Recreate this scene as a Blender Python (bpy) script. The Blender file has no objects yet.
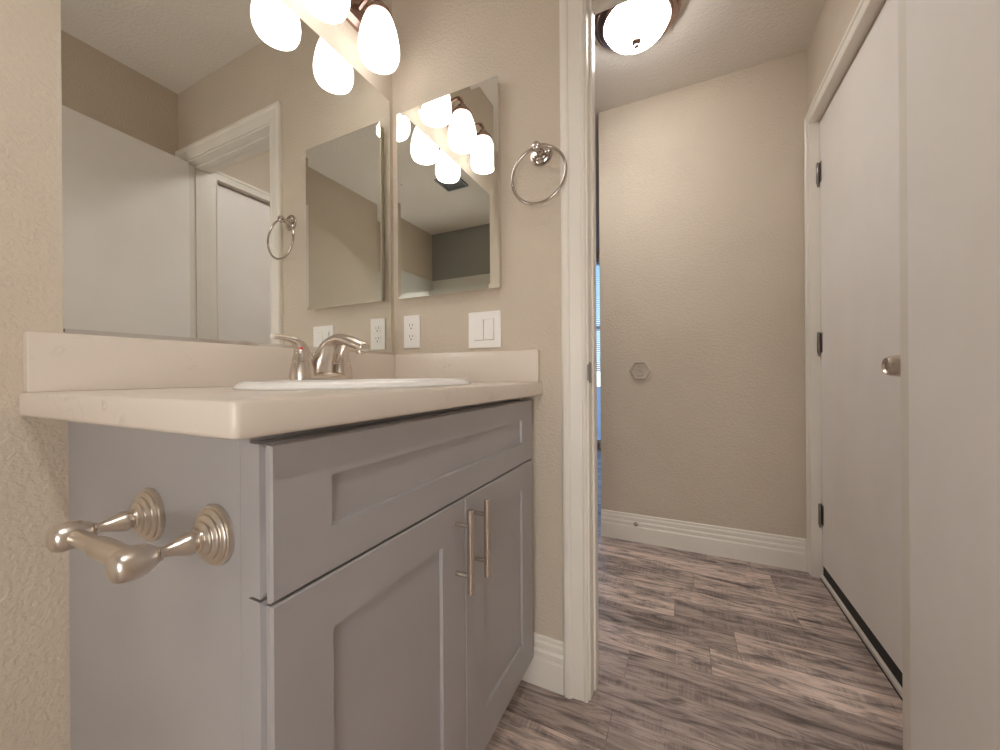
import bpy, bmesh, math
from mathutils import Vector, Matrix

S = bpy.context.scene
COL = S.collection

# ------------------------------------------------------------------ camera
CAM = Vector((0.9487, -1.0785, 0.930))
YAW, PITCH, ROLL = math.radians(25.73), math.radians(-0.02), math.radians(-0.384)
F_PX = 378.3
fwd = Vector((-math.sin(YAW)*math.cos(PITCH), math.cos(YAW)*math.cos(PITCH), math.sin(PITCH)))
rgt = Vector((math.cos(YAW), math.sin(YAW), 0))
upv = rgt.cross(fwd)
R_ = rgt*math.cos(ROLL) + upv*math.sin(ROLL)
U_ = upv*math.cos(ROLL) - rgt*math.sin(ROLL)
cd = bpy.data.cameras.new('camera')
cd.sensor_fit = 'HORIZONTAL'; cd.sensor_width = 36.0
cd.lens = F_PX*36.0/1000.0
cd.clip_start = 0.02; cd.clip_end = 60
cam = bpy.data.objects.new('camera', cd); COL.objects.link(cam)
M4 = Matrix((R_, U_, -fwd)).transposed().to_4x4()
cam.matrix_world = Matrix.Translation(CAM) @ M4
S.camera = cam

# ------------------------------------------------------------------ world (daylight reaches the side room through its window)
W = bpy.data.worlds.new('sky'); S.world = W
W.use_nodes = True
wn = W.node_tree.nodes; wn.clear()
sky = wn.new('ShaderNodeTexSky')
sky.sky_type = 'HOSEK_WILKIE'
sky.sun_direction = Vector((0.3, -0.5, 0.8)).normalized()
sky.turbidity = 2.2
bg = wn.new('ShaderNodeBackground'); bg.inputs['Strength'].default_value = 6.0
wo = wn.new('ShaderNodeOutputWorld')
W.node_tree.links.new(sky.outputs[0], bg.inputs[0])
W.node_tree.links.new(bg.outputs[0], wo.inputs[0])

# ------------------------------------------------------------------ exposure
S.view_settings.view_transform = 'Standard'
S.view_settings.look = 'None'
S.view_settings.gamma = 1.0
S.view_settings.use_curve_mapping = False
S.view_settings.exposure = 1.08
VANITY_GLOW = 1.6      # the lit glass shades
HALL_GLOW = 14.5       # the lit glass dome in the hall
TUB_FILL = 4.2       # added fill behind the viewer, shaped as a frosted tub window
BATH_FILL = 700.0        # added fill lamp in the bathroom ceiling, out of view
HALL_FILL = 240.0       # added fill lamp in the hall, hidden left of the doorway
S.cycles.max_bounces = 14
S.cycles.diffuse_bounces = 8
S.cycles.glossy_bounces = 8
S.cycles.sample_clamp_indirect = 6.0
S.cycles.use_denoising = True

# ------------------------------------------------------------------ materials
def srgb(r, g, b):
    def f(c):
        c /= 255.0
        return c/12.92 if c <= 0.04045 else ((c+0.055)/1.055)**2.4
    return (f(r), f(g), f(b), 1.0)

def mat(name, col, rough=0.5, metal=0.0, spec=0.5):
    m = bpy.data.materials.new(name); m.use_nodes = True
    b = m.node_tree.nodes['Principled BSDF']
    b.inputs['Base Color'].default_value = col
    b.inputs['Roughness'].default_value = rough
    b.inputs['Metallic'].default_value = metal
    b.inputs['Specular IOR Level'].default_value = spec
    return m

def nd(m, kind, **kw):
    n = m.node_tree.nodes.new(kind)
    for k, v in kw.items():
        if k in n.inputs.keys(): n.inputs[k].default_value = v
        else: setattr(n, k, v)
    return n
def lk(m, a, b): m.node_tree.links.new(a, b)
def bsdf(m): return m.node_tree.nodes['Principled BSDF']

def coords(m, scale=(1, 1, 1)):
    tc = nd(m, 'ShaderNodeTexCoord'); mp = nd(m, 'ShaderNodeMapping')
    mp.inputs['Scale'].default_value = scale
    lk(m, tc.outputs['Object'], mp.inputs['Vector'])
    return mp.outputs['Vector']

def orange_peel(m, scale, strength, dist=0.002):
    v = coords(m)
    n = nd(m, 'ShaderNodeTexNoise'); n.inputs['Scale'].default_value = scale
    n.inputs['Detail'].default_value = 2.5; n.inputs['Roughness'].default_value = 0.5
    lk(m, v, n.inputs['Vector'])
    r = nd(m, 'ShaderNodeValToRGB')
    r.color_ramp.elements[0].position = 0.38; r.color_ramp.elements[1].position = 0.62
    lk(m, n.outputs['Fac'], r.inputs['Fac'])
    bp = nd(m, 'ShaderNodeBump'); bp.inputs['Strength'].default_value = strength
    bp.inputs['Distance'].default_value = dist
    lk(m, r.outputs['Color'], bp.inputs['Height'])
    lk(m, bp.outputs['Normal'], bsdf(m).inputs['Normal'])
    return v

def vary(m, c1, c2, scale, detail=3, lo=0.35, hi=0.65, stretch=(1, 1, 1)):
    v = coords(m, stretch)
    n = nd(m, 'ShaderNodeTexNoise'); n.inputs['Scale'].default_value = scale
    n.inputs['Detail'].default_value = detail
    lk(m, v, n.inputs['Vector'])
    r = nd(m, 'ShaderNodeValToRGB')
    r.color_ramp.elements[0].position = lo; r.color_ramp.elements[0].color = c1
    r.color_ramp.elements[1].position = hi; r.color_ramp.elements[1].color = c2
    lk(m, n.outputs['Fac'], r.inputs['Fac'])
    lk(m, r.outputs['Color'], bsdf(m).inputs['Base Color'])

M = {}
M['paint'] = mat('beige_paint', srgb(201, 188, 171), 0.6, 0, 0.3)
vary(M['paint'], srgb(199, 186, 169), srgb(204, 191, 174), 3.0)
orange_peel(M['paint'], 120, 0.36, 0.0025)
M['ceiling'] = mat('ceiling_paint', srgb(208, 196, 184), 0.8, 0, 0.2)
vary(M['ceiling'], srgb(221, 213, 204), srgb(226, 219, 210), 2.0)
orange_peel(M['ceiling'], 75, 0.35, 0.003)
M['trim'] = mat('trim_enamel', srgb(228, 219, 206), 0.35)
vary(M['trim'], srgb(228, 221, 211), srgb(232, 226, 216), 5.0)
M['door'] = mat('door_enamel', srgb(222, 212, 203), 0.42)
vary(M['door'], srgb(236, 230, 225), srgb(240, 235, 230), 4.0)
M['cabinet'] = mat('grey_cabinet_lacquer', srgb(150, 143, 140), 0.38)
vary(M['cabinet'], srgb(160, 156, 156), srgb(164, 160, 160), 6.0)
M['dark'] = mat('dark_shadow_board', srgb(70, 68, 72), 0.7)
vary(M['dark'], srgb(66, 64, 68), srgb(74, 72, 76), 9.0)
M['rubber'] = mat('black_rubber', srgb(26, 23, 23), 0.6)
vary(M['rubber'], srgb(24, 21, 21), srgb(30, 27, 27), 20.0)
M['plastic'] = mat('white_plastic', srgb(236, 232, 228), 0.3)
vary(M['plastic'], srgb(235, 231, 227), srgb(238, 234, 230), 12.0)
M['slot'] = mat('slot_dark', srgb(40, 36, 34), 0.6)
vary(M['slot'], srgb(38, 34, 32), srgb(44, 40, 38), 30.0)
M['gap'] = mat('rocker_shadow_line', srgb(120, 112, 106), 0.6)
vary(M['gap'], srgb(96, 89, 84), srgb(100, 93, 88), 30.0)
M['grille_grey'] = mat('grey_grille', srgb(130, 132, 138), 0.5)
vary(M['grille_grey'], srgb(127, 129, 135), srgb(133, 135, 141), 12.0)
M['guard'] = mat('clear_guard_plastic', srgb(190, 177, 160), 0.22)
vary(M['guard'], srgb(187, 174, 157), srgb(193, 180, 163), 20.0)
M['ground'] = mat('patio_concrete', srgb(176, 176, 174), 0.8)
vary(M['ground'], srgb(170, 170, 168), srgb(182, 182, 180), 2.0)
M['porcelain'] = mat('white_porcelain', srgb(240, 238, 236), 0.12)
vary(M['porcelain'], srgb(239, 237, 235), srgb(241, 239, 237), 4.0)
M['red'] = mat('red_dot', srgb(205, 25, 40), 0.4)
vary(M['red'], srgb(203, 22, 38), srgb(208, 30, 44), 30.0)
M['back_shade'] = mat('shade_grey_back_paint', srgb(150, 150, 146), 0.6, 0, 0.3)  # grey imitates the dim light at the back of the bathroom
vary(M['back_shade'], srgb(148, 148, 144), srgb(152, 152, 148), 3.0)
orange_peel(M['back_shade'], 95, 0.5, 0.003)
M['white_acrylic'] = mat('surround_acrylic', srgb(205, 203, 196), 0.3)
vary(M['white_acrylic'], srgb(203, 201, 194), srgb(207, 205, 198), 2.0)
M['blind'] = mat('blind_slat', srgb(232, 234, 240), 0.5)
vary(M['blind'], srgb(230, 232, 238), srgb(234, 236, 242), 3.0)

def metal(name, col, rough, brush=(1, 1, 1)):
    m = mat(name, col, rough, 1.0)
    v = coords(m, brush)
    n = nd(m, 'ShaderNodeTexNoise'); n.inputs['Scale'].default_value = 35
    n.inputs['Detail'].default_value = 1
    lk(m, v, n.inputs['Vector'])
    mr = nd(m, 'ShaderNodeMapRange')
    mr.inputs['To Min'].default_value = rough*0.95; mr.inputs['To Max'].default_value = rough*1.05
    lk(m, n.outputs['Fac'], mr.inputs['Value'])
    lk(m, mr.outputs['Result'], bsdf(m).inputs['Roughness'])
    return m
M['nickel'] = metal('brushed_nickel', srgb(214, 203, 193), 0.26)
M['polished'] = metal('polished_nickel', srgb(200, 190, 184), 0.12)
M['holder'] = metal('satin_nickel', srgb(222, 213, 203), 0.3)
M['bronze'] = metal('fixture_nickel', srgb(176, 150, 140), 0.22)
M['hinge'] = metal('hinge_steel', srgb(150, 142, 138), 0.3)
M['chrome'] = metal('chrome_channel', srgb(225, 222, 218), 0.15)
M['mirror'] = metal('silvered_glass', srgb(243, 245, 242), 0.01)
bsdf(M['mirror']).inputs['Roughness'].default_value = 0.0
for l in list(M['mirror'].node_tree.links):
    if l.to_socket == bsdf(M['mirror']).inputs['Roughness']: M['mirror'].node_tree.links.remove(l)

def glow(name, col, strength):
    m = mat(name, srgb(240, 236, 230), 0.3)
    b = bsdf(m)
    n = nd(m, 'ShaderNodeTexNoise'); n.inputs['Scale'].default_value = 14
    r = nd(m, 'ShaderNodeValToRGB')
    r.color_ramp.elements[0].color = (col[0]*.97, col[1]*.97, col[2]*.97, 1); r.color_ramp.elements[1].color = col
    lk(m, n.outputs['Fac'], r.inputs['Fac'])
    lk(m, r.outputs['Color'], b.inputs['Emission Color'])
    b.inputs['Emission Strength'].default_value = strength
    return m
M['shade'] = glow('lit_opal_glass', (1.0, 0.985, 0.965, 1), VANITY_GLOW)
M['bath_fill'] = glow('bath_fill_lens', (1.0, 0.98, 0.955, 1), BATH_FILL)
M['frosted'] = glow('fill_window_glass', (1.0, 0.985, 0.96, 1), TUB_FILL)
M['hall_fill'] = glow('hall_fill_lens', (1.0, 0.98, 0.955, 1), HALL_FILL)
M['dome'] = glow('lit_alabaster_glass', (1.0, 0.98, 0.955, 1), HALL_GLOW)

# cream quartz with faint grey flecks of veining
M['quartz'] = m = mat('cream_quartz', srgb(219, 208, 196), 0.22)
v = coords(m)
n1 = nd(m, 'ShaderNodeTexNoise'); n1.inputs['Scale'].default_value = 6; n1.inputs['Detail'].default_value = 5
lk(m, v, n1.inputs['Vector'])
n2 = nd(m, 'ShaderNodeTexNoise'); n2.inputs['Scale'].default_value = 9; n2.inputs['Detail'].default_value = 8
n2.inputs['Distortion'].default_value = 1.6
lk(m, v, n2.inputs['Vector'])
r1 = nd(m, 'ShaderNodeValToRGB')
e = r1.color_ramp.elements
e[0].position = 0.0; e[0].color = (0, 0, 0, 1)
e[1].position = 1.0; e[1].color = (0, 0, 0, 1)
x = e.new(0.485); x.color = (0, 0, 0, 1)
x = e.new(0.5); x.color = (1, 1, 1, 1)
x = e.new(0.515); x.color = (0, 0, 0, 1)
lk(m, n2.outputs['Fac'], r1.inputs['Fac'])
r2 = nd(m, 'ShaderNodeValToRGB')
r2.color_ramp.elements[0].position = 0.55; r2.color_ramp.elements[1].position = 0.68
lk(m, n1.outputs['Fac'], r2.inputs['Fac'])
mu = nd(m, 'ShaderNodeMath', operation='MULTIPLY')
lk(m, r1.outputs['Color'], mu.inputs[0]); lk(m, r2.outputs['Color'], mu.inputs[1])
mu2 = nd(m, 'ShaderNodeMath', operation='MULTIPLY'); mu2.inputs[1].default_value = 0.45
lk(m, mu.outputs[0], mu2.inputs[0])
mx = nd(m, 'ShaderNodeMix', data_type='RGBA')
mx.inputs['A'].default_value = srgb(219, 208, 196) if 'A' in mx.inputs.keys() else None
mx.inputs[6].default_value = srgb(219, 208, 196); mx.inputs[7].default_value = srgb(150, 138, 130)
lk(m, mu2.outputs[0], mx.inputs[0])
lk(m, mx.outputs[2], bsdf(m).inputs['Base Color'])

# vinyl planks running along x
M['floor'] = m = mat('grey_brown_vinyl_planks', srgb(140, 120, 112), 0.42)
v = coords(m)
br = nd(m, 'ShaderNodeTexBrick')
br.offset = 0.0; br.offset_frequency = 2; br.squash = 1.0
br.inputs['Color1'].default_value = (0, 0, 0, 1); br.inputs['Color2'].default_value = (1, 1, 1, 1)
br.inputs['Mortar'].default_value = (0.5, 0.5, 0.5, 1)
br.inputs['Scale'].default_value = 1.0
br.inputs['Mortar Size'].default_value = 0.0012
br.inputs['Mortar Smooth'].default_value = 0.3
br.inputs['Brick Width'].default_value = 0.92; br.inputs['Row Height'].default_value = 0.128
sp0 = nd(m, 'ShaderNodeSeparateXYZ'); lk(m, v, sp0.inputs[0])
rowd = nd(m, 'ShaderNodeMath', operation='DIVIDE'); rowd.inputs[1].default_value = 0.128
lk(m, sp0.outputs['Y'], rowd.inputs[0])
rowf = nd(m, 'ShaderNodeMath', operation='FLOOR'); lk(m, rowd.outputs[0], rowf.inputs[0])
wnz = nd(m, 'ShaderNodeTexWhiteNoise', noise_dimensions='1D'); lk(m, rowf.outputs[0], wnz.inputs['W'])
shx = nd(m, 'ShaderNodeMath', operation='MULTIPLY_ADD'); shx.inputs[1].default_value = 0.92
lk(m, wnz.outputs['Value'], shx.inputs[0]); lk(m, sp0.outputs['X'], shx.inputs[2])
cm0 = nd(m, 'ShaderNodeCombineXYZ')
lk(m, shx.outputs[0], cm0.inputs['X']); lk(m, sp0.outputs['Y'], cm0.inputs['Y'])
lk(m, cm0.outputs[0], br.inputs['Vector'])
# grain coordinates shifted per plank
sep = nd(m, 'ShaderNodeSeparateXYZ'); lk(m, v, sep.inputs[0])
sh = nd(m, 'ShaderNodeMath', operation='MULTIPLY'); sh.inputs[1].default_value = 7.3
lk(m, br.outputs['Color'], sh.inputs[0])
cmb = nd(m, 'ShaderNodeCombineXYZ')
lk(m, sep.outputs['X'], cmb.inputs['X']); lk(m, sep.outputs['Y'], cmb.inputs['Y']); lk(m, sh.outputs[0], cmb.inputs['Z'])
def grain(scale3, scale, detail, rough, dist=0.0):
    mp = nd(m, 'ShaderNodeMapping'); mp.inputs['Scale'].default_value = scale3
    lk(m, cmb.outputs[0], mp.inputs['Vector'])
    n = nd(m, 'ShaderNodeTexNoise'); n.inputs['Scale'].default_value = scale
    n.inputs['Detail'].default_value = detail; n.inputs['Roughness'].default_value = rough
    n.inputs['Distortion'].default_value = dist
    lk(m, mp.outputs[0], n.inputs['Vector'])
    return n.outputs['Fac']
g_broad = grain((2.2, 13, 1), 2.2, 6, 0.64, 1.2)
g_fine = grain((4.5, 60, 1), 3.0, 6, 0.68, 0.5)
g_saw = grain((150, 5, 1), 1.0, 2, 0.5)
g_patch = grain((3.2, 16, 1), 1.6, 3, 0.55, 0.4)
def ramp(fac, stops):
    r = nd(m, 'ShaderNodeValToRGB')
    el = r.color_ramp.elements
    while len(el) > 1: el.remove(el[0])
    el[0].position = stops[0][0]; el[0].color = stops[0][1]
    for p, c in stops[1:]:
        q = el.new(p); q.color = c
    lk(m, fac, r.inputs['Fac'])
    return r.outputs['Color']
def mixc(fac, a, b, blend='MIX'):
    x = nd(m, 'ShaderNodeMix', data_type='RGBA', blend_type=blend)
    if isinstance(fac, (int, float)): x.inputs[0].default_value = fac
    else: lk(m, fac, x.inputs[0])
    for i, s in ((6, a), (7, b)):
        if isinstance(s, tuple): x.inputs[i].default_value = s
        else: lk(m, s, x.inputs[i])
    return x.outputs[2]
cbase = ramp(g_broad, [(0.30, srgb(106, 97, 96)), (0.42, srgb(178, 163, 157)), (0.54, srgb(228, 209, 199)), (0.75, srgb(238, 221, 212))])
plank = ramp(br.outputs['Color'], [(0.0, srgb(170, 166, 165)), (0.5, srgb(224, 219, 216)), (1.0, srgb(255, 252, 248))])
c = mixc(0.75, cbase, plank, 'MULTIPLY')
fine = ramp(g_fine, [(0.34, (0.52, 0.5, 0.49, 1)), (0.52, (1, 1, 1, 1))])
c = mixc(0.8, c, fine, 'MULTIPLY')
saw = ramp(g_saw, [(0.42, (0.62, 0.6, 0.6, 1)), (0.56, (1, 1, 1, 1))])
pm = ramp(g_patch, [(0.50, (0, 0, 0, 1)), (0.60, (0.85, 0.85, 0.85, 1))])
c2 = mixc(1.0, c, saw, 'MULTIPLY')
c2 = mixc(0.35, c2, srgb(96, 86, 84))
c = mixc(pm, c, c2)
seam = nd(m, 'ShaderNodeMath', operation='MULTIPLY'); seam.inputs[1].default_value = 0.55
lk(m, br.outputs['Fac'], seam.inputs[0])
c = mixc(seam.outputs[0], c, srgb(70, 60, 57))
lk(m, c, bsdf(m).inputs['Base Color'])
bp = nd(m, 'ShaderNodeBump'); bp.inputs['Strength'].default_value = 0.25; bp.inputs['Distance'].default_value = 0.001
lk(m, g_fine, bp.inputs['Height']); lk(m, bp.outputs['Normal'], bsdf(m).inputs['Normal'])

# thin window glass
M['glass'] = m = bpy.data.materials.new('window_glass'); m.use_nodes = True
m.node_tree.nodes.clear()
tr = m.node_tree.nodes.new('ShaderNodeBsdfTransparent'); tr.inputs[0].default_value = (0.93, 0.96, 0.98, 1)
gl = m.node_tree.nodes.new('ShaderNodeBsdfGlossy'); gl.inputs['Roughness'].default_value = 0.02
mxs = m.node_tree.nodes.new('ShaderNodeMixShader'); mxs.inputs[0].default_value = 0.07
ou = m.node_tree.nodes.new('ShaderNodeOutputMaterial')
lk(m, tr.outputs[0], mxs.inputs[1]); lk(m, gl.outputs[0], mxs.inputs[2]); lk(m, mxs.outputs[0], ou.inputs[0])

# ------------------------------------------------------------------ mesh helpers (all coordinates are world metres)
def box(bm, x0, x1, y0, y1, z0, z1):
    vs = [bm.verts.new(p) for p in ((x0,y0,z0),(x1,y0,z0),(x1,y1,z0),(x0,y1,z0),(x0,y0,z1),(x1,y0,z1),(x1,y1,z1),(x0,y1,z1))]
    for f in ((0,3,2,1),(4,5,6,7),(0,1,5,4),(1,2,6,5),(2,3,7,6),(3,0,4,7)):
        bm.faces.new([vs[i] for i in f])
    return vs

def frame_of(axis):
    a = Vector(axis).normalized()
    t = Vector((0, 0, 1)) if abs(a.z) < 0.9 else Vector((1, 0, 0))
    u = t.cross(a).normalized()
    return a, u, a.cross(u)

def rings(bm, rr, cap0=True, cap1=True, closed=False):
    R = [[bm.verts.new(p) for p in r] for r in rr]
    n = len(R[0])
    pairs = list(zip(R, R[1:])) + ([(R[-1], R[0])] if closed else [])
    for a, b in pairs:
        for i in range(n):
            j = (i+1) % n
            bm.faces.new((a[i], a[j], b[j], b[i]))
    if not closed:
        if cap0: bm.faces.new(R[0][::-1])
        if cap1: bm.faces.new(R[-1])

def lathe(bm, prof, org, axis=(0, 0, 1), seg=40, cap0=True, cap1=True):
    a, u, w = frame_of(axis); o = Vector(org)
    rr = []
    for r, h in prof:
        r = max(r, 1e-5)
        rr.append([o + a*h + (u*math.cos(t) + w*math.sin(t))*r for t in (2*math.pi*i/seg for i in range(seg))])
    rings(bm, rr, cap0, cap1)

def tube(bm, pts, rad, seg=14, flat=(1, 1), up=None, closed=False):
    pts = [Vector(p) for p in pts]
    n = len(pts)
    if not isinstance(rad, (list, tuple)): rad = [rad]*n
    rr = []; prev = None
    for i, p in enumerate(pts):
        if closed: d = (pts[(i+1) % n] - pts[i-1])
        else: d = pts[min(i+1, n-1)] - pts[max(i-1, 0)]
        d.normalize()
        if prev is None:
            ref = Vector(up) if up else (Vector((0, 0, 1)) if abs(d.z) < 0.9 else Vector((1, 0, 0)))
            u = (ref - d*ref.dot(d)).normalized()
        else:
            u = (prev - d*prev.dot(d)).normalized()
        prev = u
        w = d.cross(u)
        r = rad[i]
        ra, rb = (r if isinstance(r, (list, tuple)) else (r*flat[0], r*flat[1]))
        rr.append([p + u*math.cos(t)*ra + w*math.sin(t)*rb for t in (2*math.pi*k/seg for k in range(seg))])
    rings(bm, rr, closed=closed)

def smooth_path(ctrl, n=8):
    """Catmull-Rom through tuples of any length"""
    out = []
    P = [ctrl[0]] + list(ctrl) + [ctrl[-1]]
    for i in range(1, len(P)-2):
        for k in range(n):
            t = k/n
            out.append(tuple(0.5*((2*b) + (-a+c_)*t + (2*a-5*b+4*c_-d)*t*t + (-a+3*b-3*c_+d)*t**3)
                             for a, b, c_, d in zip(P[i-1], P[i], P[i+1], P[i+2])))
    out.append(tuple(ctrl[-1]))
    return out

def extrude(bm, poly, fa, fb):
    """poly of 2-D points; fa / fb place them at the two ends"""
    rings(bm, [[Vector(fa(*p)) for p in poly], [Vector(fb(*p)) for p in poly]])

def casing(bm, prof, place, e0, e1, top):
    """mitred three-sided door casing; place(along, height, thickness)"""
    rr = []
    for f in (lambda w: (e0-w, 0.0), lambda w: (e0-w, top+w), lambda w: (e1+w, top+w), lambda w: (e1+w, 0.0)):
        rr.append([Vector(place(*f(w), t)) for w, t in prof])
    rings(bm, rr)

def obj(name, bm, m, parent=None, smooth=False, bevel=0.0, seg=2):
    bmesh.ops.recalc_face_normals(bm, faces=bm.faces[:])
    me = bpy.data.meshes.new(name); bm.to_mesh(me); bm.free()
    me.materials.append(M[m] if isinstance(m, str) else m)
    o = bpy.data.objects.new(name, me); COL.objects.link(o)
    if smooth:
        for p in me.polygons: p.use_smooth = True
        me.set_sharp_from_angle(angle=math.radians(38))
    if bevel:
        b = o.modifiers.new('bevel', 'BEVEL'); b.width = bevel; b.segments = seg
        b.limit_method = 'ANGLE'; b.angle_limit = math.radians(40)
    if parent is not None:
        o.parent = parent
        o.matrix_parent_inverse = Matrix.Translation(-WORLD_AT[parent.name])
        WORLD_AT[o.name] = WORLD_AT[parent.name]*0
    else:
        WORLD_AT[o.name] = Vector((0, 0, 0))
    return o
WORLD_AT = {}

def thing(name, loc, label, cat):
    o = bpy.data.objects.new(name, None); COL.objects.link(o)
    o.location = loc; o.empty_display_size = 0.05
    o['label'] = label; o['category'] = cat
    WORLD_AT[o.name] = Vector(loc)
    return o
def struct(o, label=None, cat=None):
    o['kind'] = 'structure'
    if label: o['label'] = label
    if cat: o['category'] = cat
    return o
def tag(o, label, cat):
    o['label'] = label; o['category'] = cat
    return o
def B(*boxes):
    bm = bmesh.new()
    for b in boxes: box(bm, *b)
    return bm

# ------------------------------------------------------------------ measures
ZC = 2.4418                       # ceiling
YB = 0.115                        # back of the doorway wall
YH = 1.146                       # far hall wall
XR = 1.483                        # right wall
XJL, XJR = 0.709, 1.404           # door jamb faces
ZH = 2.052                        # head jamb
YBACK = -2.34
XFAR = 0.521                      # left end of the far hall wall
HD0, HD1, HDZ = 0.19, 1.090, 2.068   # hall door opening (y, y, top)
XS, YS = -1.3, 3.7                # side room

# ------------------------------------------------------------------ room shell
struct(obj('floor', B((XS-0.1, XR+0.02, YBACK-0.1, YS+0.1, -0.06, 0.0)), 'floor'),
       'grey brown wood look vinyl plank floor running through the doorway', 'floor')
FILL_CANS = [(0.36, 0.60), (1.12, -1.29)]
def ceiling_slab():
    bm = bmesh.new()
    xs = sorted([XS-0.1, 1.75] + [c_[0]+q for c_ in FILL_CANS for q in (-.068, .068)])
    ys = sorted([YBACK-0.1, YS+0.1] + [c_[1]+q for c_ in FILL_CANS for q in (-.068, .068)])
    for xa, xb in zip(xs, xs[1:]):
        for ya, yb in zip(ys, ys[1:]):
            hole = any(abs((xa+xb)/2-c_[0]) < .067 and abs((ya+yb)/2-c_[1]) < .067 for c_ in FILL_CANS)
            box(bm, xa, xb, ya, yb, ZC+(0.08 if hole else 0.0), ZC+0.10)
    return bm
struct(obj('ceiling', ceiling_slab(), 'ceiling'),
       'textured pale beige ceiling over the bathroom and hall', 'ceiling')
struct(obj('wall_left', B((-0.1, 0.0, YBACK-0.1, 0.0, 0.0, ZC)), 'paint'),
       'beige orange peel wall behind the vanity and big mirror', 'wall')
struct(obj('wall_front', B((XS, XJL-0.012, 0.0, YB, 0.0, ZC), (XJR+0.012, XR, 0.0, YB, 0.0, ZC),
                           (XJL-0.012, XJR+0.012, 0.0, YB, ZH+0.012, ZC)), 'paint'),
       'beige wall with the doorway, towel ring and medicine cabinet', 'wall')
struct(obj('wall_right', B((XR, XR+0.11, YBACK-0.1, HD0-0.012, 0.0, ZC), (XR, XR+0.11, HD1+0.012, YH+0.12, 0.0, ZC),
                           (XR, XR+0.11, HD0-0.012, HD1+0.012, HDZ+0.012, ZC)), 'paint'),
       'beige right wall of the hall holding the white door', 'wall')
struct(obj('wall_backing', B((XR+0.18, XR+0.22, 0.0, 1.3, -0.06, ZC), (XR+0.11, XR+0.18, 0.0, 0.04, -0.06, ZC),
                            (XR+0.11, XR+0.18, 1.24, 1.3, -0.06, ZC), (XR+0.02, XR+0.18, 0.04, 1.24, -0.06, -0.03)), 'dark'),  # added backing, shuts out sky light and keeps the door gap dark
       'added dark backing that blocks light behind the hall door', 'wall')
struct(obj('wall_far', B((XFAR, XR, YH, YH+0.12, 0.0, ZC)), 'paint'),
       'beige far wall of the hall seen through the doorway', 'wall')
struct(obj('wall_return', B((XFAR, XFAR+0.12, YH+0.12, YS, 0.0, ZC)), 'paint'),
       'beige wall returning from the far hall wall into the side room', 'wall')
TX0, TX1, TZ0, TZ1 = 0.76, 1.45, 0.40, 1.44     # opening of the added fill window
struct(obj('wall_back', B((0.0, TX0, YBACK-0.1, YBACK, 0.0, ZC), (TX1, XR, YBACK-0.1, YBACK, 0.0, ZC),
                          (TX0, TX1, YBACK-0.1, YBACK, 0.0, TZ0), (TX0, TX1, YBACK-0.1, YBACK, TZ1, ZC)), 'back_shade'),
       'wall behind the viewer over the tub surround, greyed to look shaded', 'wall')
struct(obj('wall_side', B((XS-0.1, XS, 0.0, YS+0.1, 0.0, ZC)), 'paint'),
       'beige side wall of the room left of the hall', 'wall')
WX0, WX1, WZ0, WZ1 = -0.85, 0.42, 0.06, 2.36
struct(obj('wall_window', B((XS, WX0, YS, YS+0.1, 0, ZC), (WX1, XFAR+0.12, YS, YS+0.1, 0, ZC),
                            (WX0, WX1, YS, YS+0.1, 0, WZ0), (WX0, WX1, YS, YS+0.1, WZ1, ZC)), 'paint'),
       'beige wall around the daylit window beyond the hall', 'wall')
struct(obj('ground', B((XS-12, XFAR+12, YS+0.1, YS+26, -0.16, -0.06)), 'ground'),
       'pale concrete patio outside the side room window', 'ground')
# tub surround panels (seen only in the mirrors)
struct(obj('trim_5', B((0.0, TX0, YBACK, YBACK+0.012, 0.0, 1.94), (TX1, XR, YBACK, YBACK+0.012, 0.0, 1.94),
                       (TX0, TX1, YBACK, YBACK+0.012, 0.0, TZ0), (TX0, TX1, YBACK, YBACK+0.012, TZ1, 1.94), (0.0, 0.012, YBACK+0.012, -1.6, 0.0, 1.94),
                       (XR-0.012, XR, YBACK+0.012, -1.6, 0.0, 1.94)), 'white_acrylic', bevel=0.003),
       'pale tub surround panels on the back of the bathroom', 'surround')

tw = struct(obj('fill_window', B((TX0, TX0+0.045, YBACK-0.07, YBACK-0.01, TZ0, TZ1), (TX1-0.045, TX1, YBACK-0.07, YBACK-0.01, TZ0, TZ1),
                              (TX0+0.045, TX1-0.045, YBACK-0.07, YBACK-0.01, TZ0, TZ0+0.045), (TX0+0.045, TX1-0.045, YBACK-0.07, YBACK-0.01, TZ1-0.045, TZ1),
                              (1.085, 1.125, YBACK-0.065, YBACK-0.015, TZ0+0.045, TZ1-0.045)), 'trim', bevel=0.003),
            'added frosted fill window low in the tub wall, unseen behind the viewer', 'window')
obj('pane', B((TX0+0.045, TX1-0.045, YBACK-0.045, YBACK-0.038, TZ0+0.045, TZ1-0.045)), 'frosted', tw)  # glowing pane added as soft fill on the vanity

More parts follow.
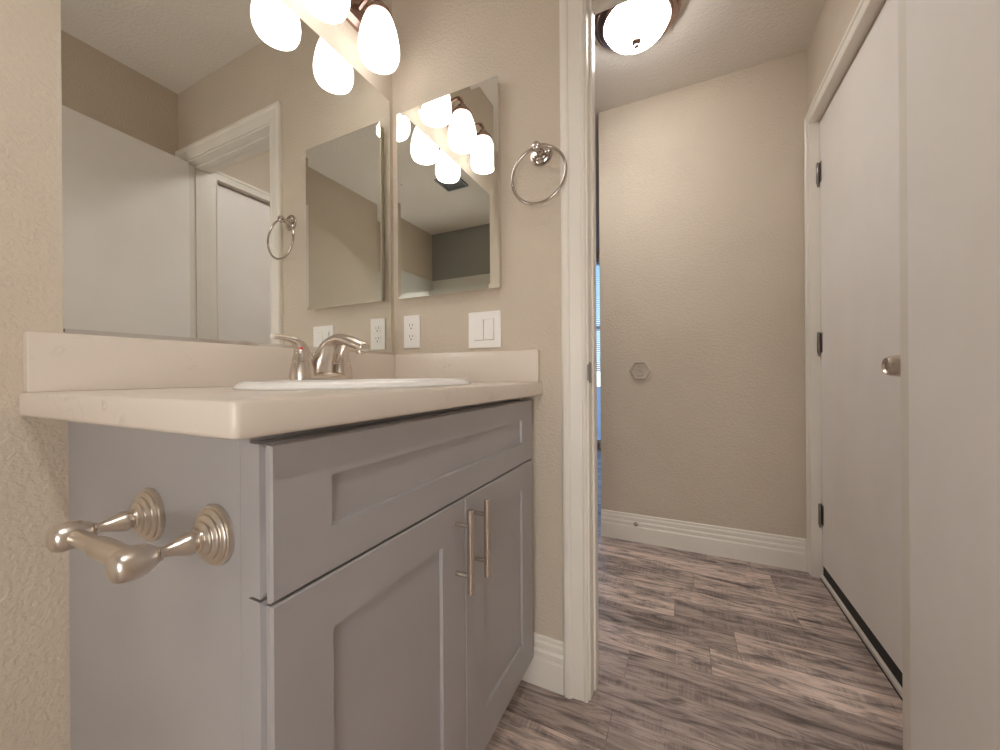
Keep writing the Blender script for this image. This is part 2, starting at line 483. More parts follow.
# window with blinds in the side room
win = struct(obj('window_1', B((WX0, WX0+0.05, YS+0.02, YS+0.08, WZ0, WZ1), (WX1-0.05, WX1, YS+0.02, YS+0.08, WZ0, WZ1),
                               (WX0+0.05, WX1-0.05, YS+0.02, YS+0.08, WZ0, WZ0+0.05), (WX0+0.05, WX1-0.05, YS+0.02, YS+0.08, WZ1-0.05, WZ1),
                               (WX0+0.05, WX1-0.05, YS+0.03, YS+0.07, 1.49, 1.54)), 'trim', bevel=0.003),
             'white window of the side room just visible past the door jamb', 'window')
obj('pane', B((WX0+0.05, WX1-0.05, YS+0.045, YS+0.051, WZ0+0.05, WZ1-0.05)), 'glass', win)
bm = bmesh.new()
k = 0
z = WZ1 - 0.06
while z > 0.95:
    extrude(bm, [(-0.012, -0.008), (0.0, 0.001), (0.012, 0.007), (0.012, 0.009), (0.0, 0.003), (-0.012, -0.006)],
            lambda a, b: (WX0+0.012, YS-0.022+a, z+b), lambda a, b: (WX1-0.012, YS-0.022+a, z+b))
    z -= 0.026
bl = thing('window_blind', (0.5*(WX0+WX1), YS-0.02, WZ1), 'white horizontal slat blind on the window beyond the hall', 'blind')
obj('slats', bm, 'blind', bl)
obj('head_rail', B((WX0+0.005, WX1-0.005, YS-0.04, YS-0.002, WZ1-0.045, WZ1)), 'blind', bl, bevel=0.003)

# ------------------------------------------------------------------ trim
CAS = [(0, 0), (0, .009), (.004, .0115), (.009, .0115), (.012, .0085), (.016, .0095), (.044, .0125), (.047, .0165), (.052, .0185), (.062, .0185), (.067, .016), (.07, .010), (.07, 0)]
bm = bmesh.new()
casing(bm, CAS, lambda a, h, t: (a, -t, h), XJL-0.006, XJR+0.006, ZH+0.006)
struct(obj('trim_1', bm, 'trim'), 'white moulded casing around the bathroom doorway', 'casing')
bm = bmesh.new()
casing(bm, CAS, lambda a, h, t: (a, YB+t, h), XJL-0.006, XJR+0.006, ZH+0.006)
struct(obj('trim_2', bm, 'trim'), 'white casing on the hall side of the bathroom doorway', 'casing')
YS0, YS1, ST = 0.040, 0.072, 0.0065
jam = struct(obj('trim_3', B((XJL-0.012, XJL, 0.0, YB, 0, ZH+0.012), (XJR, XJR+0.012, 0.0, YB, 0, ZH+0.012), (XJL, XJR, 0.0, YB, ZH, ZH+0.012),
                             (XJL, XJL+ST, YS0, YS1, 0.0, ZH), (XJR-ST, XJR, YS0, YS1, 0.0, ZH), (XJL+ST, XJR-ST, YS0, YS1, ZH-ST, ZH)), 'trim', bevel=0.0015),
             'white door jamb with stop lining the bathroom doorway', 'jamb')
bm = B((XJL, XJL+0.0015, 0.001, 0.031, 0.905, 0.965))
box(bm, XJL-0.003, XJL+0.0015, -0.006, 0.001, 0.912, 0.958)
obj('strike_plate', bm, 'hinge', jam, bevel=0.0006)

BASE = [(0, 0), (.0145, 0), (.0145, .082), (.012, .090), (.0105, .090), (.012, .093), (.012, .108), (.0085, .116), (.0070, .116), (.0085, .119), (.0085, .134), (.006, .141), (.005, .141), (.006, .144), (.0055, .151), (.003, .155), (0, .155)]
bm = bmesh.new()
extrude(bm, BASE, lambda t, h: (XFAR, YH-t, h*.965), lambda t, h: (XR, YH-t, h*.965))
struct(obj('baseboard_far', bm, 'trim'), 'white stepped baseboard along the far hall wall', 'baseboard')
bm = bmesh.new()
extrude(bm, BASE, lambda t, h: (0.03, -t, h*0.945), lambda t, h: (XJL-0.076, -t, h*0.945))
struct(obj('baseboard_front', bm, 'trim'), 'white stepped baseboard between vanity and door casing', 'baseboard')

# hall door in the right wall
CAS2 = [(w*0.052/0.07, t*0.85) for w, t in CAS]
bm = bmesh.new()
casing(bm, CAS2, lambda a, h, t: (XR-t, a, h), HD0-0.004, HD1-0.004+0.004, HDZ)
bx = B((XR, XR+0.11, HD0-0.012, HD0, 0, HDZ+0.012), (XR, XR+0.11, HD1, HD1+0.012, 0, HDZ+0.012), (XR, XR+0.11, HD0, HD1, HDZ, HDZ+0.012))
me_tmp = bpy.data.meshes.new('t'); bx.to_mesh(me_tmp); bx.free(); bm.from_mesh(me_tmp); bpy.data.meshes.remove(me_tmp)
struct(obj('trim_4', bm, 'trim'), 'white casing and jamb around the hall door', 'casing')
DX = XR+0.030
dr = struct(obj('door_2', B((DX, DX+0.035, HD0+0.003, HD1-0.003, 0.064, HDZ-0.008)), 'door', bevel=0.002),
            'plain white slab door in the right wall of the hall', 'door')
obj('door_sweep', B((DX+0.003, DX+0.03, HD0+0.004, HD1-0.004, 0.018, 0.064)), 'rubber', dr)
struct(obj('trim_6', B((XR+0.024, XR+0.11, HD0, HD1, 0.0, 0.016)), 'trim', bevel=0.002), 'white threshold strip under the hall door', 'threshold')
for z in (0.290, 1.065, 1.830):
    bm = bmesh.new()
    lathe(bm, [(.0, -.049), (.004, -.049), (.0068, -.045), (.0068, .045), (.004, .049), (0, .049)], (DX-0.007, HD1-0.001, z), seg=16)
    for q in (-.027, -.009, .009, .027):
        lathe(bm, [(.0074, -.0006), (.0074, .0006)], (DX-0.007, HD1-0.001, z+q), seg=16)
    box(bm, DX-0.0015, DX, HD1-0.026, HD1-0.004, z-.044, z+.044)
    lathe(bm, [(.0005, -.062), (.0045, -.058), (.0045, -.049)], (DX-0.007, HD1-0.001, z), seg=12)
    obj('hinge', bm, 'hinge', dr, smooth=True)
kn = obj('door_knob', (lambda bm: (lathe(bm, [(.0, 0), (.033, 0), (.033, .004), (.029, .009), (.014, .012), (.0135, .022), (.018, .026), (.0265, .032), (.0290, .040),
          (.0285, .056), (.0255, .072), (.0215, .0795), (.0190, .0795), (.0160, .0745), (.0, .0715)], (DX, 0.268, 0.947), (-1, 0, 0), 36), bm)[1])(bmesh.new()), 'nickel', dr, smooth=True)

# bathroom door, standing open into the bathroom
HX, HY, ANG = 1.406, -0.005, math.radians(3.6)
def swing(bm):
    """door drawn closed-open along -y from its hinge edge, then turned a little further"""
    bmesh.ops.rotate(bm, verts=bm.verts[:], cent=(HX, HY, 0), matrix=Matrix.Rotation(-ANG, 3, 'Z'))
    return bm
bd = struct(obj('door_1', swing(B((HX-0.035, HX, HY-0.690, HY, 0.012, 2.048))), 'door', bevel=0.002),
            'plain white bathroom door standing open along the right edge', 'door')
for z in (0.25, 1.02, 1.80):
    bm = bmesh.new()
    lathe(bm, [(.0, -.045), (.006, -.045), (.006, .045), (0, .045)], (HX+0.007, HY+0.002, z), seg=14)
    obj('hinge', bm, 'hinge', bd, smooth=True)
for sx, x0 in ((-1, HX-0.035), (1, HX)):
    if sx == 1: continue
    bm = bmesh.new()
    lathe(bm, [(.0, 0), (.033, 0), (.033, .004), (.029, .009), (.014, .012), (.0125, .026), (.024, .036), (.027, .046), (.0265, .056), (.022, .064), (.0, .067)],
          (x0, HY-0.63, 0.962), (sx, 0, 0), 32)
    obj('door_knob', swing(bm), 'nickel', bd, smooth=True)

# ------------------------------------------------------------------ vanity cabinet
VY0, VY1 = -0.8165, -0.034        # sides
VXF = 0.508                       # face frame front
ZT, ZB = 0.9074, 0.8696           # countertop
van = thing('vanity_cabinet', (0.27, -0.42, 0.0), 'grey shaker vanity cabinet with two doors under the cream countertop', 'cabinet')
# carcass: sides, bottom, back, toe kick
bm = B((0.001, VXF-0.018, VY0, VY0+0.016, 0.10, ZB-0.003), (0.001, VXF-0.018, VY1-0.016, VY1, 0.10, ZB-0.003),
       (0.001, VXF-0.05, VY0, VY0+0.016, 0.0, 0.10), (0.001, VXF-0.05, VY1-0.016, VY1, 0.0, 0.10),
       (0.001, VXF-0.018, VY0+0.016, VY1-0.016, 0.10, 0.116), (0.001, 0.010, VY0+0.016, VY1-0.016, 0.116, ZB-0.02))
obj('carcass', bm, 'cabinet', van, bevel=0.0012)
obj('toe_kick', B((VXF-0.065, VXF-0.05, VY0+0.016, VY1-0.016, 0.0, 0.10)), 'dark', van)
obj('face_frame', B((VXF-0.018, VXF, VY0, VY0+0.04, 0.10, ZB-0.003), (VXF-0.018, VXF, VY1-0.04, VY1, 0.10, ZB-0.003),
                    (VXF-0.018, VXF, VY0+0.04, VY1-0.04, ZB-0.045, ZB-0.003), (VXF-0.018, VXF, VY0+0.04, VY1-0.04, 0.665, 0.70),
                    (VXF-0.018, VXF, VY0+0.04, VY1-0.04, 0.10, 0.14)), 'cabinet', van, bevel=0.001)
obj('filler_strip', B((VXF-0.03, VXF+0.004, VY1, -0.0155, 0.105, ZB-0.003)), 'cabinet', van)
XD0, XD1 = VXF+0.0015, 0.5505
def shaker(y0, y1, z0, z1, st, rb, rt, dep=0.0065):
    bm = bmesh.new()
    def loop(x, a, b, c_, d): return [bm.verts.new(p) for p in ((x, a, c_), (x, b, c_), (x, b, d), (x, a, d))]
    back = loop(XD0, y0, y1, z0, z1)
    e = 0.0022
    q = 0.0055
    e0 = loop(0.5305, y0, y1, z0, z1)
    e1 = loop(0.5325, y0+q, y1-q, z0+q, z1-q)
    e2 = loop(0.5410, y0+q, y1-q, z0+q, z1-q)
    e3 = loop(0.5425, y0, y1, z0, z1)
    f0 = loop(XD1-e, y0, y1, z0, z1)
    f1 = loop(XD1, y0+e, y1-e, z0+e, z1-e)
    i0 = loop(XD1, y0+st, y1-st, z0+rb, z1-rt)
    i1 = loop(XD1-dep, y0+st+0.0015, y1-st-0.0015, z0+rb+0.0015, z1-rt-0.0015)
    L = [back, e0, e1, e2, e3, f0, f1, i0, i1]
    for a, b in zip(L, L[1:]):
        for i in range(4):
            j = (i+1) % 4
            bm.faces.new((a[i], a[j], b[j], b[i]))
    bm.faces.new(back[::-1]); bm.faces.new(i1)
    return bm
YL, YR, YG = -0.820, -0.037, -0.4195
obj('drawer_front', shaker(YL, YR, 0.685, 0.8555, 0.078, 0.056, 0.050), 'cabinet', van)
def pull(y, parent):
    bm = bmesh.new()
    xb = XD1+0.033
    lathe(bm, [(.0, -.080), (.0062, -.080), (.007, -.079), (.007, .079), (.0062, .080), (0, .080)], (xb, y, 0.593), seg=20)
    for q in (-.048, .048):
        lathe(bm, [(.0045, 0), (.0045, .032)], (XD1, y, 0.593+q), (1, 0, 0), 14)
    return obj('bar_pull', bm, 'nickel', parent, smooth=True)
dl = obj('door', shaker(YL, YG-0.0012, 0.100, 0.6815, 0.079, 0.088, 0.068), 'cabinet', van)
pull(-0.454, dl)
d2 = obj('door', shaker(YG+0.0012, YR, 0.100, 0.6815, 0.079, 0.088, 0.068), 'cabinet', van)
pull(-0.386, d2)

# ------------------------------------------------------------------ countertop with sink cut-out
CX1, CY0 = 0.572, -0.869
SC = Vector((0.305, -0.420)); SA, SB = 0.205, 0.279
top = thing('countertop', (0.28, -0.43, ZB), 'cream quartz countertop with thick front edge and backsplash on the vanity', 'countertop')
NSEG = 96
def rect_pt(t, x0, x1, y0, y1, rad):
    """point of a rectangle (rounded at the free front-left corner) hit by the ray at angle t"""
    d = Vector((math.cos(t), math.sin(t)))
    best = 9e9
    for ax, lo, hi in ((0, x0, x1), (1, y0, y1)):
        if abs(d[ax]) > 1e-9:
            s = ((hi if d[ax] > 0 else lo) - SC[ax])/d[ax]
            best = min(best, s)
    p = SC + d*best
    cc = Vector((x1-rad, y0+rad))
    if p.x > cc.x and p.y < cc.y:
        q = SC - cc
        bq = q.dot(d); cq = q.dot(q) - rad*rad
        disc = bq*bq - cq
        if disc > 0: p = SC + d*(-bq + math.sqrt(disc))
    return p
angs = sorted([2*math.pi*i/NSEG for i in range(NSEG)] +
              [math.atan2(b-SC.y, a-SC.x) % (2*math.pi) for a in (0.001, CX1) for b in (CY0, -0.001)] +
              [(math.atan2(CY0+0.008 + 0.008*math.sin(q) - SC.y, CX1-0.008 + 0.008*math.cos(q) - SC.x)) % (2*math.pi) for q in [-math.pi/2*k/6 for k in range(7)]])
bm = bmesh.new()
def ring_at(f, z): return [Vector((*f(t), z)) for t in angs]
ell = lambda t: SC + Vector((0.185*math.cos(t), 0.248*math.sin(t)))
def edge(ins, z, rad=0.008): return ring_at(lambda t: rect_pt(t, 0.001+ins*0, CX1-ins, CY0+ins, -0.001, rad), z)
rings(bm, [ring_at(ell, ZB), edge(0.004, ZB), edge(0.001, ZB+0.002), edge(0.0, ZB+0.005), edge(0.0, ZT-0.004), edge(0.0012, ZT-0.0012), edge(0.004, ZT), ring_at(ell, ZT)], closed=True)
obj('slab', bm, 'quartz', top, smooth=True)
obj('backsplash', B((0.0005, 0.0205, CY0+0.004, -0.0005, ZT, 1.0045)), 'quartz', top, bevel=0.0015)
obj('backsplash', B((0.0207, 0.563, -0.0205, -0.0005, ZT, 1.0045)), 'quartz', top, bevel=0.0015)

# sink
sk = thing('sink', (SC.x, SC.y, ZT), 'white oval drop-in sink set into the cream countertop', 'sink')
bm = bmesh.new()
def ell3(cx, a, b, z): return [Vector((cx + a*math.cos(t), SC.y + b*math.sin(t), z)) for t in (2*math.pi*i/72 for i in range(72))]
bc = SC.x+0.028
rings(bm, [ell3(SC.x, .180, .243, ZT-0.02), ell3(SC.x, .182, .245, ZT+0.001), ell3(SC.x, SA, SB, ZT+0.0005), ell3(SC.x, SA+.001, SB+.001, ZT+0.003), ell3(SC.x, SA-.003, SB-.003, ZT+0.007),
           ell3(SC.x, SA-.012, SB-.012, ZT+0.0135), ell3(SC.x+.003, SA-.022, SB-.022, ZT+0.014), ell3(bc, .158, .222, ZT+0.0135), ell3(bc, .150, .214, ZT+0.008), ell3(bc, .143, .206, ZT-0.012),
           ell3(bc, .128, .188, ZT-0.07), ell3(bc, .095, .14, ZT-0.115), ell3(bc, .045, .06, ZT-0.132), ell3(bc, .022, .022, ZT-0.135)], cap0=False)
obj('bowl', bm, 'porcelain', sk, smooth=True)
bm = bmesh.new()
lathe(bm, [(.0, 0), (.021, 0), (.021, .003), (.017, .004), (.012, .002), (.0, .002)], (bc, SC.y, ZT-0.1348), seg=28)
obj('drain', bm, 'nickel', sk, smooth=True)

# faucet
FX, FY, FZ = 0.138, -0.417, ZT+0.0144
fa = thing('faucet', (FX, FY, FZ), 'brushed nickel centerset faucet with two lever handles on the sink', 'faucet')
bm = bmesh.new()
def stad(hw, hl, z, n=40):
    out = []
    for i in range(n):
        t = 2*math.pi*i/n
        c_, s_ = math.cos(t), math.sin(t)
        out.append(Vector((FX + hw*c_, FY + (hl-hw)*(1 if s_ >= 0 else -1)*(0 if abs(s_) < 1e-9 else 1) + hw*s_, z)))
    return out
rings(bm, [stad(.027, .084, FZ), stad(.027, .084, FZ+.004), stad(.0255, .082, FZ+.010), stad(.020, .076, FZ+.016), stad(.016, .070, FZ+.018)])
obj('base_plate', bm, 'nickel', fa, smooth=True)
# spout: a broad root that sweeps up and forward
ctrl = [(FX-.010, FY, FZ+.005, .030, .036), (FX-.010, FY, FZ+.012, .0295, .035), (FX-.006, FY, FZ+.030, .0265, .031), (FX+.003, FY, FZ+.056, .0225, .024), (FX+.022, FY, FZ+.083, .0175, .0195), (FX+.052, FY, FZ+.0965, .0140, .0180),
        (FX+.084, FY, FZ+.0935, .0130, .0180), (FX+.114, FY, FZ+.084, .0135, .0180), (FX+.137, FY, FZ+.0755, .0115, .0165), (FX+.144, FY, FZ+.0728, .0085, .0128), (FX+.1475, FY, FZ+.0714, .0035, .0060)]
sp = smooth_path(ctrl, 7)
bm = bmesh.new()
tube(bm, [p[:3] for p in sp], [(p[3], p[4]) for p in sp], 24, up=(1, 0, 0))
spo = obj('spout', bm, 'nickel', fa, smooth=True)
bm = bmesh.new()
lathe(bm, [(.0, 0), (.0095, 0), (.0105, .004), (.0105, .013), (.0, .013)], (FX+.127, FY, FZ+.0600), seg=20)
obj('aerator', bm, 'nickel', spo, smooth=True)
bm = bmesh.new()
lathe(bm, [(.003, 0), (.003, .052), (.0055, .055), (.0062, .062), (.004, .066), (.0, .067)], (FX-.034, FY, FZ-.001), seg=16)
obj('lift_rod', bm, 'nickel', fa, smooth=True)
for s in (-1, 1):
    hy = FY + s*0.057
    bm = bmesh.new()
    lathe(bm, [(.0285, .004), (.0280, .012), (.0250, .030), (.0228, .0405), (.0, .0405)], (FX, hy, FZ), seg=28, cap0=True)
    obj('handle_hub', bm, 'nickel', fa, smooth=True)
    # conical body that bends over into an outward lever
    c2_ = [(FX, hy, FZ+.0425, .0226, .0226), (FX, hy, FZ+.052, .0205, .0208), (FX, hy+s*.001, FZ+.064, .0178, .0180), (FX+.001, hy+s*.005, FZ+.076, .0145, .0155),
           (FX+.003, hy+s*.016, FZ+.0865, .0105, .0135), (FX+.005, hy+s*.033, FZ+.0925, .0075, .0125), (FX+.007, hy+s*.057, FZ+.0955, .0062, .0110), (FX+.008, hy+s*.078, FZ+.0960, .0056, .0085)]
    q = smooth_path(c2_, 6)
    bm = bmesh.new()
    tube(bm, [p[:3] for p in q], [(p[3], p[4]) for p in q], 24, up=(0, s, 0))
    hd = obj('lever_handle', bm, 'nickel', fa, smooth=True)
    if s == -1:
        bm = bmesh.new()
        lathe(bm, [(.0, 0), (.0036, 0), (.0036, .002), (.0, .003)], (FX+.0125, hy-.0125, FZ+.073), (.7, -.7, .25), 16)
        o = obj('temperature_dot', bm, 'red', hd, smooth=True); o['label'] = 'red hot water dot'

# ------------------------------------------------------------------ toilet paper holder on the cabinet side
TY, TZ = VY0, 0.741
tp = thing('toilet_paper_holder', (0.36, TY, TZ), 'empty satin nickel toilet paper holder on the side of the grey vanity', 'paper holder')
for xx in (0.287, 0.443):
    bm = bmesh.new()
    lathe(bm, [(.0, 0), (.0355, 0), (.0365, .003), (.0355, .006), (.0325, .0065), (.0325, .0085), (.030, .0105), (.0265, .0108), (.0262, .0130), (.0235, .0150), (.0200, .0154), (.0198, .0172), (.0165, .0195),
               (.0135, .0200), (.0128, .0222), (.0, .0225)], (xx, TY, TZ), (0, -1, 0), 44)
    fl = obj('flange', bm, 'holder', tp, smooth=True)
    bm = bmesh.new()
    pr = smooth_path([(.0105, .0200), (.0100, .0235), (.0128, .0275), (.0125, .032), (.0090, .041), (.0062, .050), (.0058, .0545)], 5)
    lathe(bm, pr + [(.0080, .0552), (.0082, .0572), (.0066, .0580), (.0066, .060)], (xx, TY, TZ), (0, -1, 0), 32)
    obj('post', bm, 'holder', tp, smooth=True)
    bm = bmesh.new()
    pr = smooth_path([(.0070, .0572), (.0120, .062), (.0158, .070), (.0168, .079), (.0160, .087), (.0135, .0925), (.0080, .0955), (.0002, .0965)], 5)
    lathe(bm, pr, (xx, TY, TZ), (0, -1, 0), 32)
    obj('end_cap', bm, 'holder', tp, smooth=True)
bm = bmesh.new()
lathe(bm, [(.0, 0), (.0088, 0), (.0088, .066), (.0, .066)], (0.297, TY-.0765, TZ), (1, 0, 0), 28)
lathe(bm, [(.0, 0), (.0112, 0), (.0115, .001), (.0115, .071), (.0112, .072), (.0, .072)], (0.360, TY-.0765, TZ), (1, 0, 0), 28)
obj('roller', bm, 'holder', tp, smooth=True)

# ------------------------------------------------------------------ wall mirror
mir = thing('wall_mirror', (0.0, -0.42, 1.0055), 'large frameless mirror above the vanity backsplash reflecting the open door', 'mirror')
obj('glass', B((0.0005, 0.0055, -0.8225, -0.0215, 1.0075, 1.9175)), 'mirror', mir)
bm = bmesh.new()
extrude(bm, [(0.0002, 1.0055), (0.0095, 1.0055), (0.0095, 1.0135), (0.0080, 1.0135), (0.0080, 1.0070), (0.0002, 1.0070)],
        lambda a, b: (a, -0.8215, b), lambda a, b: (a, -0.0225, b))
o = obj('bottom_channel', bm, 'chrome', mir); o['label'] = 'chrome channel under the mirror'

# ------------------------------------------------------------------ medicine cabinet
MX0, MX1, MZ0, MZ1, MD = 0.045, 0.442, 1.200, 1.853, 0.030
mc = thing('medicine_cabinet', (0.245, 0.0, MZ0), 'mirrored medicine cabinet on the wall between big mirror and towel ring', 'cabinet')
obj('cabinet_body', B((MX0+0.008, MX1-0.006, -MD+0.006, -0.0003, MZ0+0.006, MZ1-0.006)), 'paint', mc, bevel=0.001)
bm = bmesh.new()
def rl(y, ins): return [Vector(p) for p in ((MX0+ins, y, MZ0+ins), (MX1-ins, y, MZ0+ins), (MX1-ins, y, MZ1-ins), (MX0+ins, y, MZ1-ins))]
rings(bm, [rl(-MD+0.006, 0), rl(-MD+0.0010, 0), rl(-MD, 0.015)])
obj('mirror_door', bm, 'mirror', mc)

# ------------------------------------------------------------------ towel ring
TX, TZR = 0.573, 1.588
tr_ = thing('towel_ring', (TX, 0.0, TZR), 'round nickel towel ring hanging beside the bathroom door casing', 'towel ring')
bm = bmesh.new()
lathe(bm, [(.0, 0), (.0335, 0), (.0345, .003), (.033, .006), (.0295, .0065), (.029, .009), (.025, .0115), (.0205, .012), (.020, .0145), (.0155, .0165), (.0, .017)], (TX, -0.0002, TZR), (0, -1, 0), 40)
obj('rosette', bm, 'polished', tr_, smooth=True)
bm = bmesh.new()
pr = smooth_path([(.0125, .015), (.0105, .020), (.0085, .028), (.0095, .036), (.0130, .042), (.0140, .048), (.0115, .0555), (.0002, .060)], 4)
lathe(bm, pr, (TX, 0.0, TZR), (0, -1, 0), 28)
obj('post', bm, 'polished', tr_, smooth=True)
RR = 0.0815
bm = bmesh.new()
tube(bm, [(TX+0.005+RR*math.cos(t), -0.047, TZR-0.083+RR*math.sin(t)) for t in (2*math.pi*i/72 for i in range(72))], 0.0044, 12, closed=True, up=(0, 1, 0))
obj('ring', bm, 'polished', tr_, smooth=True)

# ------------------------------------------------------------------ outlet and switch
ox, oz = 0.0845, 1.085
ot = thing('electrical_outlet', (ox, 0.0, oz), 'white duplex outlet on the wall near the mirror corner', 'outlet')
obj('cover_plate', B((ox-.035, ox+.035, -.006, -.0002, oz-.058, oz+.058)), 'plastic', ot, bevel=0.0025)
for s in (-1, 1):
    zc = oz + s*0.0195
    bm = bmesh.new()
    pts = []
    for i in range(28):
        t = 2*math.pi*i/28
        pts.append((ox + max(-.0170, min(.0170, .0175*math.cos(t))), zc + max(-.0135, min(.0135, .0175*math.sin(t)))))
    extrude(bm, pts, lambda a, b: (a, -.0055, b), lambda a, b: (a, -.0078, b))
    rc = obj('receptacle', bm, 'plastic', ot)
    bm = B((ox-.0075, ox-.0055, -.0080, -.0070, zc-.001, zc+.0085), (ox+.0052, ox+.0072, -.0080, -.0070, zc+.000, zc+.0075))
    lathe(bm, [(.0, 0), (.0026, 0), (.0026, .001), (0, .001)], (ox, -.0071, zc-.0075), (0, -1, 0), 14)
    o = obj('slots', bm, 'slot', rc)
sx_, sz = 0.376, 1.0755
sw = thing('light_switch', (sx_, 0.0, sz), 'white two-gang rocker switch plate above the side backsplash', 'switch')
obj('cover_plate', B((sx_-.0585, sx_+.0585, -.006, -.0002, sz-.0585, sz+.0585)), 'plastic', sw, bevel=0.0025)
for s in (-1, 1):
    xc = sx_ + s*0.0185
    bm = bmesh.new()
    tilt = 0.0014*s
    extrude(bm, [(-.0052, -.0325), (-.0088-tilt, -.0325), (-.0080, 0.0), (-.0088+tilt, .0325), (-.0052, .0325)],
            lambda a, b: (xc-.0165, a, sz+b), lambda a, b: (xc+.0165, a, sz+b))
    rk = obj('rocker', bm, 'plastic', sw)
    obj('rocker_gap', B((xc-.0173, xc+.0173, -.0063, -.0055, sz-.0337, sz+.0331)), 'gap', rk)

# ------------------------------------------------------------------ vanity light over the mirror
vl = thing('vanity_light', (0.0, -0.372, 2.10), 'three-lamp vanity light with glowing bell glass shades above the big mirror', 'light')
LY = (-0.178, -0.376, -0.566)
LX, LZ = 0.105, 1.909
bm = bmesh.new()
prof = [(.0, -.055), (.012, -.055), (.018, -.047), (.024, -.040), (.026, -.028), (.026, .028), (.024, .040), (.018, .047), (.012, .055), (.0, .055)]
extrude(bm, prof, lambda a, b: (0.0003+a, -0.650, 2.105+b), lambda a, b: (0.0003+a, -0.094, 2.105+b))
obj('back_plate', bm, 'bronze', vl, bevel=0.002)
for y in LY:
    bm = bmesh.new()
    q = smooth_path([(0.022, y, 2.105), (0.055, y, 2.122), (0.090, y, 2.122), (LX, y, 2.100), (LX, y, 2.075)], 6)
    tube(bm, q, 0.0075, 14)
    ar = obj('arm', bm, 'bronze', vl, smooth=True)
    bm = bmesh.new()
    lathe(bm, [(.0, .178), (.012, .178), (.020, .172), (.026, .160), (.038, .150), (.0405, .143), (.0405, .136), (.037, .134), (.0, .134)], (LX, y, LZ), seg=32)
    obj('socket_cup', bm, 'bronze', ar, smooth=True)
    bm = bmesh.new()
    pr = smooth_path([(.035, .142), (.0445, .122), (.0535, .094), (.0595, .064), (.0625, .038), (.0605, .016), (.0540, .000)], 5)
    inn = [(r-.003, h) for r, h in pr[::-1]]
    lathe(bm, pr + inn, (LX, y, LZ), seg=40, cap0=False, cap1=False)
    obj('lamp_shade', bm, 'shade', vl, smooth=True)
    bm = bmesh.new()
    lathe(bm, smooth_path([(.013, .125), (.015, .110), (.024, .085), (.030, .060), (.028, .040), (.018, .027), (.0003, .022)], 4), (LX, y, LZ), seg=28)
    obj('bulb', bm, 'shade', ar, smooth=True)

# ------------------------------------------------------------------ flush hall light and added recessed fill lamps
def dome_light(x, y, label, glass):
    hl = thing('ceiling_light', (x, y, ZC), label, 'light')
    bm = bmesh.new()
    lathe(bm, [(.0, -.0005), (.152, -.0005), (.166, -.008), (.171, -.020), (.170, -.030), (.160, -.034), (.158, -.040), (.152, -.044), (.140, -.046), (.138, -.053), (.132, -.057), (.126, -.054), (.120, -.046), (.0, -.044)], (x, y, ZC), seg=64)
    obj('pan', bm, 'bronze', hl, smooth=True)
    bm = bmesh.new()
    dome = smooth_path([(.1275, -.050), (.126, -.062), (.116, -.082), (.094, -.103), (.062, -.119), (.026, -.1275), (.0005, -.129)], 5)
    lathe(bm, dome, (x, y, ZC), seg=64, cap0=False)
    obj('dome_shade', bm, glass, hl, smooth=True)
    bm = bmesh.new()
    lathe(bm, [(.0, -.126), (.016, -.127), (.019, -.131), (.016, -.136), (.009, -.138), (.0075, -.142), (.0095, -.146), (.0085, -.151), (.0, -.154)], (x, y, ZC), seg=28)
    obj('finial', bm, 'bronze', hl, smooth=True)
dome_light(0.785, 0.590, 'round flush dome light with metal rim on the hall ceiling', 'dome')
def fill_light(x, y, label, lens, aim, off, r):  # added fill lamps, placed out of view and recessed from the mirrors
    t = thing('fill_light', (x, y, ZC), label, 'light')
    bm = bmesh.new()
    lathe(bm, [(.056, .072), (.066, .072), (.066, .0005), (.082, .0005), (.083, -.002), (.080, -.005), (.060, -.004), (.0585, .004), (.056, .072)], (x, y, ZC), seg=40, cap0=False, cap1=False)
    obj('baffle', bm, 'ceiling', t, smooth=True)
    bm = bmesh.new()
    lathe(bm, [(.0, 0), (r, 0), (r, -.004), (.0, -.004)], (x+off[0], y+off[1], ZC+.050), aim, seg=40)
    obj('lens', bm, lens, t)
fill_light(*FILL_CANS[0], 'added small fill lamp recessed in the hall ceiling, unseen left of the doorway', 'hall_fill', (.30, .0, -.95), (-.016, 0), .036)
fill_light(*FILL_CANS[1], 'added small fill lamp recessed in the bathroom ceiling, unseen behind the viewer', 'bath_fill', (-.78, .30, -.55), (.026, -.010), .026)

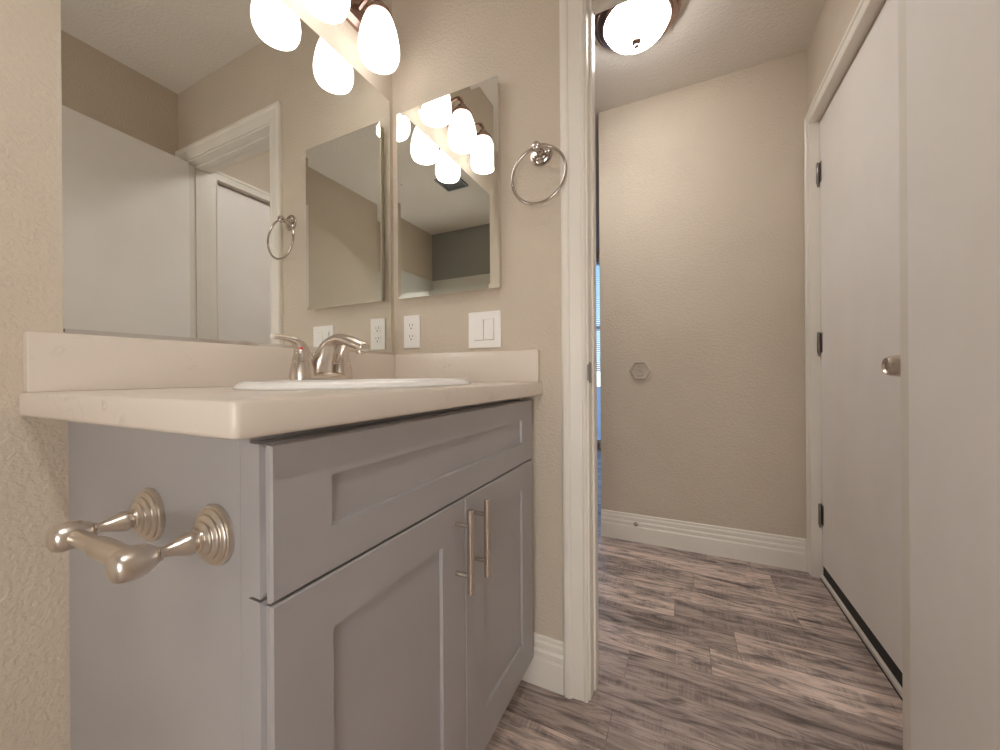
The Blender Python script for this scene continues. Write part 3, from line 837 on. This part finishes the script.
# ------------------------------------------------------------------ ceiling exhaust grille, seen in the small mirror
vx, vy, vr = 0.68, -1.49, 0.095
ev = thing('exhaust_vent', (vx, vy, ZC), 'small square exhaust vent on the bathroom ceiling seen in the medicine cabinet mirror', 'vent')
obj('housing', B((vx-vr+.008, vx+vr-.008, vy-vr+.008, vy+vr-.008, ZC-.005, ZC-.0003)), 'gap', ev)
bm = B((vx-vr, vx-vr+.012, vy-vr, vy+vr, ZC-.014, ZC-.0003), (vx+vr-.012, vx+vr, vy-vr, vy+vr, ZC-.014, ZC-.0003),
       (vx-vr+.012, vx+vr-.012, vy-vr, vy-vr+.012, ZC-.014, ZC-.0003), (vx-vr+.012, vx+vr-.012, vy+vr-.012, vy+vr, ZC-.014, ZC-.0003))
for i in range(6):
    yy = vy - .0675 + i*.027
    box(bm, vx-vr+.012, vx+vr-.012, yy-.003, yy+.003, ZC-.012, ZC-.007)
obj('grille', bm, 'grille_grey', ev)

# ------------------------------------------------------------------ wall guard and door stop on the far hall wall
gx, gz = 0.738, 0.950
wg = thing('wall_guard', (gx, YH, gz), 'hexagonal wall guard with a raised letter S on the far hall wall', 'wall guard')
bm = bmesh.new()
def hexa(r, y): return [Vector((gx + r*math.cos(math.pi/3*i), y, gz + r*math.sin(math.pi/3*i))) for i in range(6)]
rings(bm, [hexa(.058, YH-.0002), hexa(.057, YH-.009), hexa(.054, YH-.013), hexa(.046, YH-.013), hexa(.042, YH-.005), hexa(.036, YH-.005)])
obj('plate', bm, 'guard', wg)
bm = bmesh.new()
sp_ = []
for i in range(15):
    t = math.radians(30 + (240/14)*i)
    sp_.append((gx + .0165*math.cos(t), YH-.0075, gz + .0140 + .0140*math.sin(t)))
for i in range(1, 15):
    t = math.radians(90 - (240/14)*i)
    sp_.append((gx + .0165*math.cos(t), YH-.0075, gz - .0140 + .0140*math.sin(t)))
tube(bm, sp_, 0.0042, 10, up=(0, 1, 0))
obj('letter', bm, 'guard', wg, smooth=True)
ds = thing('door_stop', (0.712, YH-.012, 0.098), 'small door stop base on the far hall baseboard', 'door stop')
bm = bmesh.new()
lathe(bm, [(.0, 0), (.011, 0), (.011, .003), (.007, .005), (.0045, .012), (.0045, .016), (.0, .016)], (0.712, YH-.0118, 0.098), (0, -1, 0), 22)
obj('mount', bm, 'polished', ds, smooth=True)
